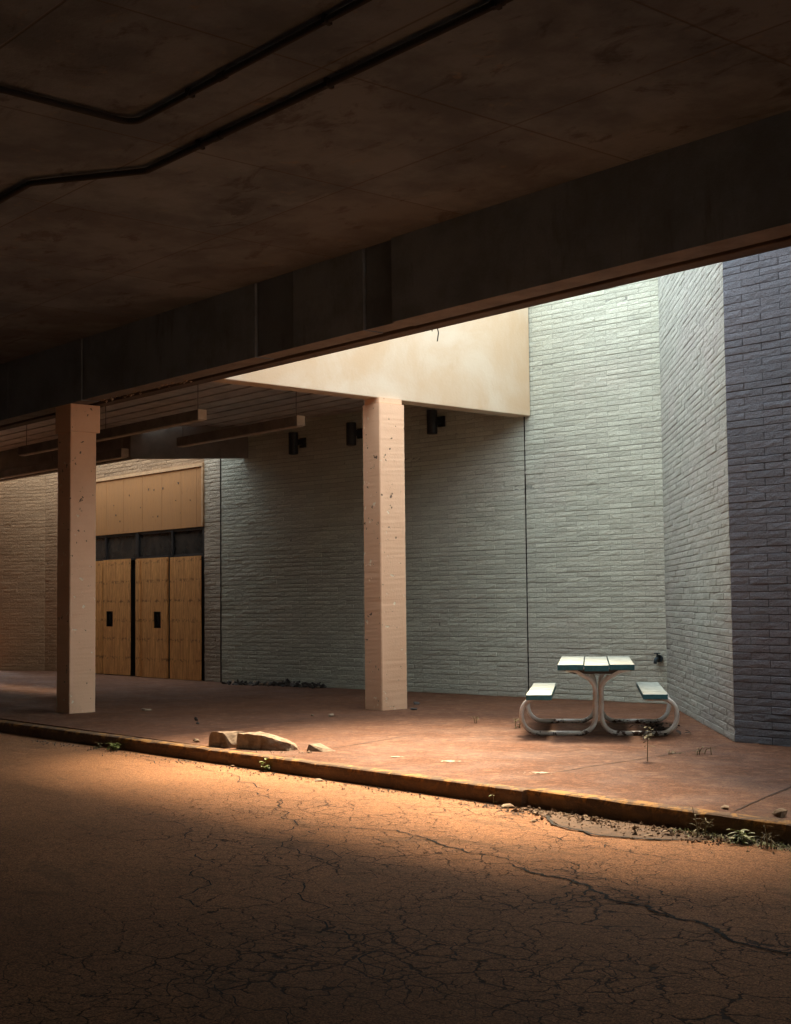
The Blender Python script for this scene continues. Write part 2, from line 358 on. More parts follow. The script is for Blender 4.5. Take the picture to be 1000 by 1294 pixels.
# broken-out patch of road by the kerb
pp = [(-8.0, 8.0), (-7.7, 8.02), (-6.43, 8.0), (-5.9, 7.95), (-6.1, 7.72), (-6.25, 7.60), (-6.59, 7.46), (-7.09, 7.56), (-7.44, 7.80), (-7.75, 7.9)]
pm = MB(); rp = random.Random(5); n_ = 900
ring = [Vector((x+rp.uniform(-.02, .02), y+rp.uniform(-.02, .02), 0)) for x, y in pp]
pm.add([(p.x, p.y, zc+.003) for p in ring], [tuple(range(len(ring)))], 0)
crack(pm, [(-7.50, 7.84), (-7.40, 7.77), (-7.09, 7.54), (-6.59, 7.43), (-6.25, 7.56), (-6.05, 7.70)], .03, zc+.006, 1, .05, 3, 2, 0)
for k in range(n_):
    x, y = rp.uniform(-7.9, -5.8), 8.02-abs(rp.gauss(0, .22))
    if y < 7.5 or (x < -7.4 and y < 7.8) or (x > -6.2 and y < 7.66): continue
    r = rp.choice((.003, .004, .004, .006, .006, .009, .009, .013, .02)); d = [Vector((rp.gauss(0, 1), rp.gauss(0, 1), rp.gauss(0, .7))).normalized()*r*rp.uniform(.8, 2.2) for _ in range(6)]
    c = Vector((x, y, zc+r*.4)); q = [c+Vector((r, 0, 0))+d[0]*.3, c+Vector((0, r, 0))+d[1]*.3, c-Vector((r, 0, 0))+d[2]*.3, c-Vector((0, r, 0))+d[3]*.3, c+Vector((0, 0, r*.8))+d[4]*.3, c-Vector((0, 0, r))]
    pm.add(q, [(0, 1, 4), (1, 2, 4), (2, 3, 4), (3, 0, 4), (1, 0, 5), (2, 1, 5), (3, 2, 5), (0, 3, 5)], rp.choice((0, 0, 0, 2)))
tag(pm.build('gravel_patch', [GRAVEL, CRACK, STONE]), 'patch of loose gravel and grit where the asphalt has broken away beside the kerb', 'gravel', kind='stuff')

sw = MB(); sw.box(-120, 120, 8.14, 120, -.95, 0)
for i, (a, b) in enumerate([((-14.0, 8.15), (-14.9, 11.45)), ((-19, 11.05), (-9.1, 12.1)), ((-11.35, 8.15), (-12.45, 11.7)), ((-6.05, 8.15), (-7.0, 11)), ((-8.45, 8.15), (-8.95, 12.3)), ((-16.9, 8.15), (-17.6, 11.2)), ((-19, 11.05), (-26, 10.6)), ((-19.6, 8.1), (-20.4, 14.8)), ((-14.9, 11.5), (-15.4, 15.7)), ((-12.3, 11.8), (-12.6, 15.9))]):
    crack(sw, [a, b], .016, .0035+.0004*i, 1, .006, 5, 60+i)
tag(sw.build('sidewalk', [WALK, JOINT], center=False), kind='structure')
def kerb(xa, xb, ya, yb, top, seed):
    mb = MB(); rnd = random.Random(seed); n = int((xb-xa)/.07); prof = [(0, -.9), (0, ROAD-.02), (-.0, -.045), (.012, -.008), (.03, 0), (.085, .002), (.15, 0), (.165, -.02), (.165, -.9)]
    vs = []
    for i in range(n+1):
        x = xa+(xb-xa)*i/n; y = ya+(yb-ya)*i/n
        chip = max(0, noise.noise((x*2.3, seed, 0))-.25)*.05 + max(0, noise.noise((x*7, seed+3, 0))-.3)*.03
        for k, (py, pz) in enumerate(prof):
            e = chip if k in (2, 3, 4) else 0
            wob = .006*noise.noise((x*4, k*1.7, seed))
            vs.append((x, y+py+e*1.0+wob*(k < 5), top+pz-e*.8+wob if k not in (0, 8) else pz))
    m = len(prof)
    mb.add(vs, [(i*m+k, (i+1)*m+k, (i+1)*m+k+1, i*m+k+1) for i in range(n) for k in range(m-1)])
    mb.add(vs[:m], [tuple(range(m))]); mb.add(vs[-m:], [tuple(range(m))[::-1]])
    return tag(mb.build('kerb', KERB, smooth=False), kind='structure')
kerb(-7.9, 30, 8.06, 8.06, .012, 1); kerb(-60, -7.93, 7.2, 8.02, .004, 2)

# ------------------------------------------------------------------ brick walls
def bricks(mb, p0, p1, z0, z1, bl, ch, holes=(), seed=0, amp=.0028, phase=0.):
    rnd = random.Random(seed); p0 = Vector((*p0, 0)); p1 = Vector((*p1, 0)); d = (p1-p0); Lw = d.length; d.normalize()
    nn = Vector((d.y, -d.x, 0)); j = .0022
    gx = (0, .015, .27, .5, .73, .985, 1); gz = (0, .08, .5, .92, 1)
    r = 0; z = z0
    while z < z1-.01:
        zt = min(z+ch, z1); jz = rnd.choice((.001, .0018, .0025, .0045)); x = -(bl*(.5 if r % 2 else 0)+phase)
        while x < Lw:
            spans = [(max(x, 0), min(x+bl, Lw))]
            for (ha, hb, hz0, hz1) in holes:
                if hz0 < (z+zt)/2 < hz1:
                    ns = []
                    for a, b in spans:
                        if b <= ha or a >= hb: ns.append((a, b))
                        else:
                            if a < ha: ns.append((a, ha))
                            if b > hb: ns.append((hb, b))
                    spans = ns
            for a, b in spans:
                if b-a < .02: continue
                off = rnd.gauss(0, .0022); a_, b_ = a+j, b-j; za, zb = z+jz*rnd.uniform(.6, 1.3), zt-jz*rnd.uniform(.6, 1.3)
                vs = []
                for kz in gz:
                    for kx in gx:
                        e = kx in (0, 1) or kz in (0, 1)
                        dep = -.006 if e else off+rnd.uniform(-amp, amp)
                        if not e and (kx in (.015, .985) or kz in (.08, .92)): dep -= .002
                        p = p0+d*(a_+(b_-a_)*kx)+nn*dep; vs.append((p.x, p.y, za+(zb-za)*kz))
                mb.add(vs, [(q*7+w, q*7+w+1, (q+1)*7+w+1, (q+1)*7+w) for q in range(4) for w in range(6)])
            x += bl
        z = zt; r += 1
    return p0, d, nn, Lw
def wall(p0, p1, z1, mats, label, bl=.40, ch=.078, holes=(), seed=0, thick=.3, back=(0, 0), amp=.0028, phase=0., joints=()):
    mb = MB(); P, d, nn, Lw = bricks(mb, p0, p1, 0, z1, bl, ch, holes, seed, amp, phase)
    def seg(a, b, za, zb):
        q = [P+d*a-nn*.009, P+d*b-nn*.009, P+d*b-nn*thick, P+d*a-nn*thick]
        mb.prism([(k.x, k.y) for k in q], za, zb, 1)
    if holes:
        ha, hb, h0, h1 = holes[0]
        seg(back[0], ha, -.3, z1); seg(hb, Lw-back[1], -.3, z1); seg(ha, hb, h1, z1)
    else: seg(back[0], Lw-back[1], -.3, z1)
    for x, w_ in joints:
        q = P+d*x; mb.obox(q+nn*.0005+Vector((0, 0, z1/2)), d, nn, (0, 0, 1), w_/2, .006, z1/2, 2)
    q = P+d*Lw/2
    return tag(mb.build('brick_wall', mats+[CRACK]), label, 'wall')
WH = 6.95
bw0, bw1 = (-22.743, 14.828), (-12.907+.03, 16.055)
LB = math.dist(bw0, bw1)
wall(bw0, bw1, WH, [MINT, MINTJ], 'long mint painted brick back wall behind the picnic table', seed=3, joints=[(7.43, .017)])
wall((-12.88, 16.055), (-9.0, 12.32), 6.35, [SIDEB, SIDEJ], 'angled grey mint brick wall to the right of the picnic table', bl=.47, ch=.0795, seed=4, back=(0, .0))
wall((-9.0, 12.32), (14, 12.36), 6.35, [SHADEB, GREYJ], 'brick wall facing the road at the right edge, darkened to carry its shade', bl=.47, ch=.0795, seed=5, back=(.3, 0), amp=.003)
wall((-23.345, 14.822), (-22.75, 14.828), 6.6, [PIERB, WARMJ], 'narrow painted brick pier between the boarded doors and the long back wall', seed=16, joints=[(.585, .02)])
wall((-30.15, 14.75), (-23.35, 14.822), 6.6, [WARMB, WARMJ], 'brick wall around the boarded up entrance, tinted with warm light', bl=.4, ch=.08, seed=6, holes=[(1.2, 6.8, -.1, 4.3)])
wall((-31.3, 14.05), (-30.15, 14.75), 6.6, [WARMB, WARMJ], 'short brick return wall at far left behind the column, tinted with warm light', bl=.4, ch=.08, seed=7)
wall((-34, 13.5), (-34, 9.8), 6, [WARMB, WARMJ], 'added unseen end wall that keeps light out beyond the left edge', seed=9)  # added out of view to stop light leaking in from the left
wall((-48, 18.2), (-33.6, 15.6), WH, [MINT, MINTJ], 'pale skylit brick wall glimpsed at the far left edge', seed=8)

# ------------------------------------------------------------------ parking deck over the road
dk = thing('parking_deck', (-10, 0, 4.4), 'low concrete parking deck roofing the road, stained underneath, its beam bottom browned with painted bounce light', 'parking deck')
mb = MB(); mb.box(-60, 40, -16, 9.16, 5.28, 5.7); mb.build('ceiling_slab', CEIL, dk)
mb = MB()
xs = [-60, -29.7, -26.2, -22.6, -20.0, -17.6, -16.4, -13.30, -12.55, -11.28, -10.78, 40]
for i in range(len(xs)-1):
    rec = .03 if i in (7, 9) else (.012 if i in (5,) else 0)
    if i == 10: rec = -.035
    o_ = len(mb.f); mb.box(xs[i]+.006, xs[i+1]-.006, 9.15+rec, 9.425, 4.4+(.0 if rec <= 0 else .008), 6.0); mb.mi[o_] = 2  # underside face takes the painted bounce light
    if i in (7, 9): mb.mi[o_+1:] = [3]*(len(mb.mi)-o_-1)
mb.box(-60, 40, 9.427, 9.548, 4.5, 6.0, 1)
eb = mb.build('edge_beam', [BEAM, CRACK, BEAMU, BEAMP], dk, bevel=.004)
mb = MB(); mb.box(-60, 40, 9.55, 9.74, 4.405, 6.0); mb.build('drip_ledge', BEAM2, dk, bevel=.01)
# spalled edge of the beam near the canopy
mb = MB(); rs = random.Random(4)
for k in range(46):
    x = rs.uniform(-17.5, -15.2); y = rs.uniform(9.32, 9.5); c = Vector((x, y, 4.395)); r = rs.uniform(.01, .035)
    q = [c+Vector((r*rs.uniform(.6, 1.4), 0, .01)), c+Vector((0, r, .01)), c-Vector((r*rs.uniform(.6, 1.4), 0, -.01)), c-Vector((0, r, -.01)), c-Vector((0, 0, r*rs.uniform(.4, .9)))]
    mb.add(q, [(1, 0, 4), (2, 1, 4), (3, 2, 4), (0, 3, 4), (0, 1, 2, 3)])
mb.build('spalled_edge', STONE, dk)['kind'] = 'stuff'
# rusty wire stub under the ledge
mb = MB(); mb.tube([(-10.75, 9.72, 4.43), (-10.74, 9.73, 4.36), (-10.76, 9.73, 4.27)], .006, 6); mb.tube([(-10.83, 9.72, 4.43), (-10.84, 9.73, 4.39)], .005, 6)
mb.build('reinforcing_wire', BLACK, dk)
# added unseen walls keeping sky light out behind the camera and at left
mb = MB(); mb.box(-60, 40, -16.4, -16.0, -.5, 5.9)
mb.box(-60.4, -60.0, -16, 20, -.5, 5.9)
tag(mb.build('light_blocking_wall', BARE), 'added grey wall out of view, keeping light out from under the deck', 'wall')

def conduit(pts, r, label):
    mb = MB(); mb.tube([(x, y, 5.28-r-.012) for x, y in pts], r, 10, 0, .12)
    c = thing('conduit', (pts[1][0], pts[1][1], 5.24), label, 'conduit', None)
    mb.build('pipe', PIPE, c, smooth=True)
    mb = MB(); P = [Vector((x, y, 5.27)) for x, y in pts]
    for a, b in zip(P, P[1:]):
        n = int((b-a).length/1.6)
        for k in range(n):
            q = a+(b-a)*((k+.5)/n); d = (b-a).normalized(); mb = MB(); mb.obox(q-Vector((0, 0, r)), d, Vector((-d.y, d.x, 0)), (0, 0, 1), .016, r+.008, r+.004); mb.build('strap', PIPE, c)
        for k in range(int((b-a).length/3.1)):
            q = a+(b-a)*((k+.35)/max(1, int((b-a).length/3.1)))-Vector((0, 0, r+.002)); d = (b-a).normalized(); mb = MB(); mb.tube([q-d*.05, q-d*.045, q+d*.045, q+d*.05], [r+.001, r+.006, r+.006, r+.001], 12); mb.build('coupling', PIPE, c)
conduit([(-12.5, 1.2), (-9.26, 4.16), (-9.30, 5.27), (12, 5.27)], .025, 'black conduit on the ceiling nearest the camera, bent away from the road edge')
conduit([(-14.5, 5.40), (-11.2, 5.32), (-10.26, 5.94), (12, 5.93)], .028, 'black conduit on the ceiling nearest the edge beam, kinked in a shallow S')

# ------------------------------------------------------------------ entrance canopy
cn = thing('entrance_canopy', (-18, 12, 4.4), 'cream fronted entrance canopy with a ribbed brown soffit between deck and wall', 'canopy')
mb = MB(); mb.prism([(-15.33, 9.76), (-15.05, 9.76), (-15.235, 15.745), (-15.52, 15.71)], 4.44, 6.6); mb.build('fascia', STUCCO, cn, bevel=.012)
mb = MB(); y = 9.8
def clipx(y):  # right-hand side of the alcove opening at depth y
    return -23.3 + (y-13.15)/(14.93-13.15)*1.38
while y < 15.95:
    ya, yb = y, min(y+.325, 15.95); xl = -33
    if ya > 13.0: xl = clipx(ya)+.25
    mb.box(xl, -15.53, ya, yb, 4.9, 4.96, 0); y += .4
mb.box(-33, -15.53, 9.76, 13.3, 4.97, 5.1, 1)
mb.prism([(-23.0, 13.3), (-15.53, 13.3), (-15.53, 16.0), (-21.9, 15.2)], 4.97, 5.1, 1)
mb.build('soffit', [SOFF, SOFFD], cn)
mb = MB(); mb.box(-33, -23.3, 13.15, 13.29, 4.3, 5.1)
mb.prism([(-23.3, 13.15), (-21.93, 14.92), (-22.09, 14.92), (-23.3, 13.36)], 4.3, 5.1)
mb.build('bulkhead', BULK, cn, bevel=.008)

wc = thing('light_blocking_roof', (3.5, 11, 6.3), 'added flat slab out of view at right, blocking sky and sun over the sidewalk', 'canopy')  # unseen slab added to block sky and sun at the right
mb = MB(); mb.box(-8.0, 14, 9.76, 12.2, 6.3, 6.5); mb.build('blocker_slab', BEAM, wc)

# ------------------------------------------------------------------ columns
def column(x0, x1, y0, y1, top, label, corbel=None):
    c = thing('column', ((x0+x1)/2, (y0+y1)/2, 0), label, 'column', 'peach painted columns')
    mb = MB(); nz = 130; rnd = random.Random(int(-x0*10)); pr = []
    ch = .012
    base = [(x0+ch, y0), (x1-ch, y0), (x1, y0+ch), (x1, y1-ch), (x1-ch, y1), (x0+ch, y1), (x0, y1-ch), (x0, y0+ch)]
    vs = []
    for i in range(nz+1):
        z = -.02+(top+.02)*i/nz
        for k, (x, y) in enumerate(base):
            e = .0
            cc = max(0, noise.noise(((k+1)//2*5.3, z*9, x0))-.42)*.008
            vs.append((x+(-cc if x > (x0+x1)/2 else cc)+rnd.uniform(-.0012, .0012), y+(cc if y < (y0+y1)/2 else -cc)+rnd.uniform(-.0012, .0012), z))
    mb.add(vs, [(i*8+k, i*8+(k+1) % 8, (i+1)*8+(k+1) % 8, (i+1)*8+k) for i in range(nz) for k in range(8)])
    mb.add(vs[-8:], [tuple(range(8))])
    mb.build('shaft', COLUMN, c)
    if corbel:
        mb = MB(); mb.box(*corbel); mb.build('corbel', COLUMN, c, bevel=.012)
column(-18.36, -17.96, 9.17, 9.58, 4.0, 'shadowed left column holding up the deck beam', (-18.40, -17.92, 9.15, 9.62, 4.0, 4.395))
column(-15.46, -15.07, 12.50, 12.97, 4.36, 'sunlit peach column with chipped paint under the cream fascia', (-15.44, -15.10, 12.52, 12.95, 4.36, 4.439))

# ------------------------------------------------------------------ hanging strip lights and wall lights
def strip(x1, y, L_, label, rods):
    c = thing('strip_light', (x1-L_/2, y, 4.3), label, 'light fixture', 'strip lights hung under the canopy')
    mb = MB(); z0, z1, h = 4.305, 4.455, .073
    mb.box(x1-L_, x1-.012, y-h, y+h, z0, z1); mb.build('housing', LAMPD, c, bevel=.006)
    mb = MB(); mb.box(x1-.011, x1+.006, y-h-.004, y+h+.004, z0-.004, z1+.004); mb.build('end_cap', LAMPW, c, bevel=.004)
    mb = MB(); mb.box(x1-L_+.02, x1-.03, y-h*.8, y+h*.8, z0-.016, z0-.002); mb.build('diffuser', LAMPW, c)  # pale strip paints in the light along the fixture bottom
    for q in rods:
        mb = MB(); mb.tube([(x1-q, y, z1), (x1-q, y, 4.9)], .007, 6); mb.build('suspension_rod', LAMPD, c)
strip(-17.75, 11.24, 6.2, 'hanging strip light nearest the edge beam, its cream end cap lit', (.12, 3, 6))
strip(-17.44, 12.86, 3.6, 'hanging strip light nearest the chipped column, mottled along its side', (.12, 3.5))
strip(-23.09, 12.91, 6.0, 'dim hanging strip light farthest away in front of the bulkhead', (.12, 3, 5.8))
d_ = Vector((bw1[0]-bw0[0], bw1[1]-bw0[1], 0)).normalized(); n_w = Vector((d_.y, -d_.x, 0))
def wall_light(x, z, label):
    b = Vector((x, bw0[1]+(x-bw0[0])*d_.y/d_.x, z))
    c = thing('wall_light', b, label, 'wall light', 'dark cylinder wall lights')
    p = b+n_w*.26
    mb = MB(); mb.tube([p+Vector((0, 0, -.20)), p+Vector((0, 0, -.195)), p+Vector((0, 0, .195)), p+Vector((0, 0, .2))], [.082, .088, .088, .082], 20); mb.build('lamp_cylinder', BLACK, c, smooth=False)
    mb = MB(); mb.obox(b+n_w*.09+Vector((0, 0, .03)), d_, n_w, (0, 0, 1), .05, .1, .05); mb.obox(b+n_w*.02+Vector((0, 0, .03)), d_, n_w, (0, 0, 1), .075, .02, .09); mb.build('wall_bracket', BLACK, c, bevel=.006)
wall_light(-20.42, 4.43, 'black cylinder wall light hanging left of the column, nearest the alcove')
wall_light(-18.95, 4.47, 'black cylinder wall light half hidden by the left edge of the chipped column')
wall_light(-17.08, 4.50, 'black cylinder wall light on the brick just right of the chipped column')

# ------------------------------------------------------------------ boarded entrance
XL, XR, YD = -28.95, -23.352, 14.89
en = thing('shop_entrance', ((XL+XR)/2, YD, 0), 'dark metal shop entrance frame with a strip of dusty transom glass', 'entrance')
mb = MB()
for x in (XL, -28.4, -27.4, -26.06, -24.6, XR-.06):
    w_ = .13 if x == -26.06 else .06
    mb.box(x, x+w_, YD-.06, YD+.06, 0, 3.06)
for z0, z1 in ((3.0, 3.06), (2.47, 2.53)): mb.box(XL, XR, YD-.05, YD+.05, z0, z1)
mb.build('frame', DARKM, en, bevel=.005)
for a, b in ((XL+.06, -28.4), (-28.34, -27.4), (-27.34, -26.06), (-25.93, -24.6), (-24.54, XR-.06)):
    mb = MB(); mb.box(a, b, YD-.008, YD+.008, 2.53, 3.0); mb.build('transom_pane', GLASS, en)
mb = MB(); mb.box(XL+.06, XR-.06, YD+.07, YD+.1, 0, 2.47); mb.build('door_leaf', BLACK, en)
mb = MB(); mb.box(XL-.1, XR+.1, YD+.8, YD+.9, 0, 4.5); mb.box(XL-.1, XR+.1, YD+.27, YD+.79, 4.34, 4.44); mb.box(XL, XR, YD-.03, YD+.26, 4.2, 4.294); 
for x in (XL-.2, XR+.1): mb.box(x, x+.1, YD+.27, YD+.79, 0, 4.33)
mb.build('leak_blocking_partition', BULK, en)  # unseen box behind the doors; roof and sides added against sky leaks
hd = thing('plywood_header', ((XL+XR)/2, YD-.05, 3.07), 'broad tan plywood sign panel over the boarded doors, empty but for bolt holes', 'sign panel')
mb = MB(); xs = [XL, -28.1, -27.3, -26.55, -25.75, -24.95, -24.2, -23.62, XR+.01]
for a, b in zip(xs, xs[1:]): mb.box(a+.004, b-.004, YD-.075, YD-.04, 3.055, 4.25)
mb.build('panel', HEAD, hd)
mb = MB(); mb.box(XL, XR+.012, YD-.11, YD-.04, 4.25, 4.32); mb.box(XR-.04, XR+.012, YD-.105, YD-.04, 3.07, 4.248); mb.build('trim', TRIM, hd, bevel=.004)
mb = MB(); rb = random.Random(3)
for k in range(15):
    x, z = rb.uniform(-28, -23.7), rb.uniform(3.3, 4.0); s_ = rb.uniform(.006, .015); mb.obox((x, YD-.077, z), (1, 0, 0), (0, 1, 0), (0, 0, 1), s_, .003, s_*rb.uniform(.6, 2)); mb.build('bolt_hole', BLACK, hd); mb = MB()
def board(a, b, z0, z1, label, hole=None, batten=None, y=YD-.1):
    c = thing('plywood_board', ((a+b)/2, y, 0), label, 'plywood board', 'plywood boards over the entrance')
    mb = MB()
    if hole:
        h0, h1, hz0, hz1 = hole
        mb.box(a, h0, y-.009, y+.009, z0, z1); mb.box(h1, b, y-.009, y+.009, z0, z1)
        mb.box(h0+.0001, h1-.0001, y-.009, y+.009, z0, hz0); mb.box(h0+.0001, h1-.0001, y-.009, y+.009, hz1, z1)
    else: mb.box(a, b, y-.009, y+.009, z0, z1)
    mb.build('sheet', PLYA, c)
    if batten:
        for q0, q1 in batten: mb = MB(); mb.box(q0, q1, y-.032, y-.0095, z0+.01, z1-.02); mb.build('batten', PLYA, c, bevel=.004)
    if hole:
        mb = MB(); mb.tube([((h0+h1)/2-.03, y+.05, (hz0+hz1)/2-.1), ((h0+h1)/2-.03, y+.03, (hz0+hz1)/2+.1)], .02, 8); mb.build('door_handle', DARKM, c)
board(-28.9, -27.42, .02, 2.49, 'plywood board mostly hidden behind the left column', None, [(-27.5, -27.43)])
board(-27.38, -26.2, .02, 2.50, 'plywood board with a dark hand hole near its left edge, left of the black gap', (-27.26, -26.95, 1.05, 1.38))
board(-25.93, -24.64, .01, 2.485, 'plywood board with a hand hole, between the black gap and the plain end board', (-25.22, -24.92, 1.03, 1.37), [(-25.92, -25.75), (-24.70, -24.645)], y=YD-.11)
board(-24.57, -23.40, .01, 2.475, 'plain plywood end board against the narrow brick pier, without a hand hole', y=YD-.105)

# ------------------------------------------------------------------ picnic table
AX = Vector((-.666, .746, 0)).normalized(); LX = Vector((.746, .666, 0)).normalized()
TC = Vector((-10.50, 11.87, 0)) + AX*.80
pt = thing('picnic_table', TC, 'white tube framed picnic table with teal edged cream planks and attached seats', 'picnic table')
def T(a, l, z): return TC+LX*a+AX*l+Vector((0, 0, z))
def plank(name, a0, a1, z1, th, l0, l1, lab=None):
    mb = MB(); n = 10; vs = []
    for i in range(n+1):
        l = l0+(l1-l0)*i/n; sag = .006*math.sin(i*1.7+a0*9)
        for a, z in ((a0, z1-th), (a1, z1-th), (a1, z1), (a0, z1)): vs.append(T(a, l, z+sag*.4))
    for i in range(n):
        o = i*4
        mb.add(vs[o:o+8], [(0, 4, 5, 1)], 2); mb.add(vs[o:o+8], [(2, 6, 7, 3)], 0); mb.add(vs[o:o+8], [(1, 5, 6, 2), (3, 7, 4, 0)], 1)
    mb.add(vs[:4], [(0, 1, 2, 3)], 1); mb.add(vs[-4:], [(3, 2, 1, 0)], 1)
    o = mb.build(name, [PLANKT, PLANKE, PLANKU], pt)
    me = o.data; bm = bmesh.new(); bm.from_mesh(me); bmesh.ops.remove_doubles(bm, verts=bm.verts, dist=.0005); bm.normal_update(); bm.to_mesh(me); bm.free()
    b = o.modifiers.new('bevel', 'BEVEL'); b.width = .007; b.segments = 2; b.limit_method = 'ANGLE'
    if lab: o['label'] = lab
LF, LBk = -1.14, 1.16
plank('table_plank', -.445, -.160, .81, .065, LF, LBk); plank('table_plank', -.150, .120, .806, .07, LF+.01, LBk); plank('table_plank', .130, .40, .81, .065, LF, LBk)
plank('seat_plank', -.80, -.515, .48, .06, LF+.02, LBk-.05); plank('seat_plank', .485, .755, .485, .06, LF+.05, LBk-.05)
def half(sg, l, nm):
    mb = MB(); c0 = .033
    P = [(.36, .735), (.25, .725), (c0, .60), (c0, .026), (.865, .026), (.865, .415), (.53, .415)]
    mb.tube([T(sg*a, l, z) for a, z in P], .027, 12, 0, .185)
    o = mb.build(nm, TUBE, pt, smooth=True)
for l in (-.78, .80):
    for sg in (-1, 1): half(sg, l, 'leg_frame')
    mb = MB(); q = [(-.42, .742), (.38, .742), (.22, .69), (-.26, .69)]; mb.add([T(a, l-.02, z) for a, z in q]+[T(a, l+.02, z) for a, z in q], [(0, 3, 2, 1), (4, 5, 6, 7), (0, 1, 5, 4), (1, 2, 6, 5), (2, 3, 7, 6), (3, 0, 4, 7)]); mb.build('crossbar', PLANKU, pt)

# ------------------------------------------------------------------ spigot
sp = thing('wall_spigot', (-12.98, 16.03, .62), 'small blue grey iron water spigot low on the wall in the corner', 'spigot')
b = Vector((-12.98, 16.02, .66))
mb = MB(); mb.tube([b, b+n_w*.1, b+n_w*.12+Vector((0, 0, -.07))], .026, 10, 0, .03); mb.build('spout', SPIG, sp, smooth=True)
mb = MB(); mb.tube([b+n_w*.06, b+n_w*.06+Vector((0, 0, .07))], .012, 8); mb.tube([b+n_w*.06+Vector((0, 0, .07)), b+n_w*.06+Vector((0, 0, .085))], .05, 12); mb.build('handle', SPIG, sp)
mb = MB(); mb.tube([b-n_w*.01, b+n_w*.02], .055, 14); mb.build('wall_flange', SPIG, sp)

# ------------------------------------------------------------------ broken concrete and stones
def hull(name, pts, mat, label, cat, group=None, cuts=7, amp=.011, seed=0):
    bm = bmesh.new(); rnd = random.Random(seed)
    for p in pts: bm.verts.new(p)
    r = bmesh.ops.convex_hull(bm, input=bm.verts); bmesh.ops.delete(bm, geom=[v for v in bm.verts if not v.link_faces], context='VERTS')
    bmesh.ops.subdivide_edges(bm, edges=bm.edges, cuts=cuts, use_grid_fill=True)
    lo = min(v.co.z for v in bm.verts)
    for v in bm.verts:
        q = v.co*14+Vector((seed*3.1, 0, 0))
        k = noise.noise_vector(q)*amp+noise.noise_vector(q*3)*amp*.5
        v.co += k
    bmesh.ops.recalc_face_normals(bm, faces=bm.faces)
    off = sum((v.co for v in bm.verts), Vector())/len(bm.verts); off.z = lo
    bmesh.ops.translate(bm, verts=bm.verts, vec=-off)
    me = bpy.data.meshes.new(name); bm.to_mesh(me); bm.free(); me.materials.append(mat)
    o = bpy.data.objects.new(name, me); o.location = off; COL.objects.link(o)
    return tag(o, label, cat, group)
hull('concrete_chunk', [(-12.70, 8.11, 0), (-12.42, 8.19, 0), (-12.38, 8.45, 0), (-12.74, 8.41, 0), (-12.69, 8.13, .155), (-12.52, 8.18, .16), (-12.47, 8.41, .155), (-12.72, 8.39, .145), (-12.41, 8.22, .04)],
     STONE, 'blocky broken concrete lump on the kerb, left of its longer neighbour', 'concrete chunk', 'broken kerb lumps', seed=1)
hull('concrete_chunk', [(-12.33, 8.22, 0), (-11.93, 8.34, 0), (-11.72, 8.47, 0), (-11.76, 8.62, 0), (-12.28, 8.52, 0), (-12.33, 8.24, .155), (-12.02, 8.33, .15), (-11.96, 8.52, .13), (-12.30, 8.50, .16), (-11.74, 8.50, .07), (-11.78, 8.60, .06), (-12.1, 8.42, .165)],
     STONE, 'longest broken concrete lump on the kerb, with a pale fractured right end', 'concrete chunk', 'broken kerb lumps', seed=2)
def pebble(x, y, r, label, mat=STONE, group='loose stones on the sidewalk', z=0, seed=0, flat=.6, name='stone'):
    rnd = random.Random(seed+int(x*-100)); pts = []
    for k in range(14):
        v = Vector((rnd.gauss(0, 1), rnd.gauss(0, 1), rnd.gauss(0, 1))).normalized()*r*rnd.uniform(.75, 1.1); pts.append((x+v.x*1.2, y+v.y, z+max(0, v.z*flat+r*flat*.6)))
    return hull(name, pts, mat, label, 'stone', group, 2, r*.12, seed)
hull('concrete_chunk', [(-11.58, 8.58, 0), (-11.40, 8.66, 0), (-11.36, 8.80, 0), (-11.56, 8.80, 0), (-11.58, 8.62, .07), (-11.55, 8.74, .075), (-11.42, 8.76, .03), (-11.45, 8.68, .04)],
     STONE, 'small dark sided concrete wedge lying right of the two kerb lumps', 'concrete chunk', 'broken kerb lumps', 2, .005, 3)
pebble(-11.44, 8.50, .028, 'pebble just right of the small concrete wedge', seed=1)
pebble(-17.64, 10.22, .085, 'flat stone on the dark sidewalk right of the left column', seed=2, flat=.35)
pebble(-14.78, 11.36, .05, 'pale stone on the sidewalk joint left of the chipped column', seed=3)
pebble(-15.07, 11.27, .03, 'tiny pale stone on the joint left of the pale stone by the column', seed=4)
pebble(-15.60, 9.78, .035, 'small dark stone standing mid sidewalk above the concrete lumps', DARKR, seed=5, flat=1)
pebble(-15.18, 9.54, .03, 'small dark flat stone mid sidewalk, nearer the kerb of the dark pair', DARKR, seed=6)
pebble(-13.21, 8.28, .045, 'grey stone at the kerb edge left of the concrete lumps', seed=7)
pebble(-6.23, 8.41, .05, 'flat pinkish stone near the kerb edge at right', seed=8, flat=.3)
pebble(-5.75, 8.38, .06, 'grey stone on the kerb edge at the right border', seed=9)
pebble(-15.6, 13.6, .05, 'dark crumb of mortar by the wall behind the chipped column', DARKR, seed=10)
pebble(-14.86, 12.90, .06, 'dark crumbs of plaster at the right foot of the chipped column', DARKR, seed=11, flat=.35)
pebble(-8.0, 7.93, .07, 'flat pale stone in the gutter at the kerb break', z=ROAD, seed=12, flat=.3, group='stones in the gutter')
pebble(-10.4, 7.85, .05, 'reddish flat stone in the gutter below the white paint spots', z=ROAD, seed=13, flat=.3, group='stones in the gutter')
pebble(-6.35, 7.66, .035, 'pale stone at the right tip of the gravel patch', z=ROAD, seed=14, group='stones in the gutter')
pebble(-11.9, 7.9, .03, 'pale pebble in the gutter below the longest concrete lump', z=ROAD, seed=15, group='stones in the gutter')
pebble(-10.95, 8.0, .03, 'white pebble in the gutter right of the green seedling', z=ROAD, seed=16, group='stones in the gutter')
mb = MB(); rc = random.Random(77)
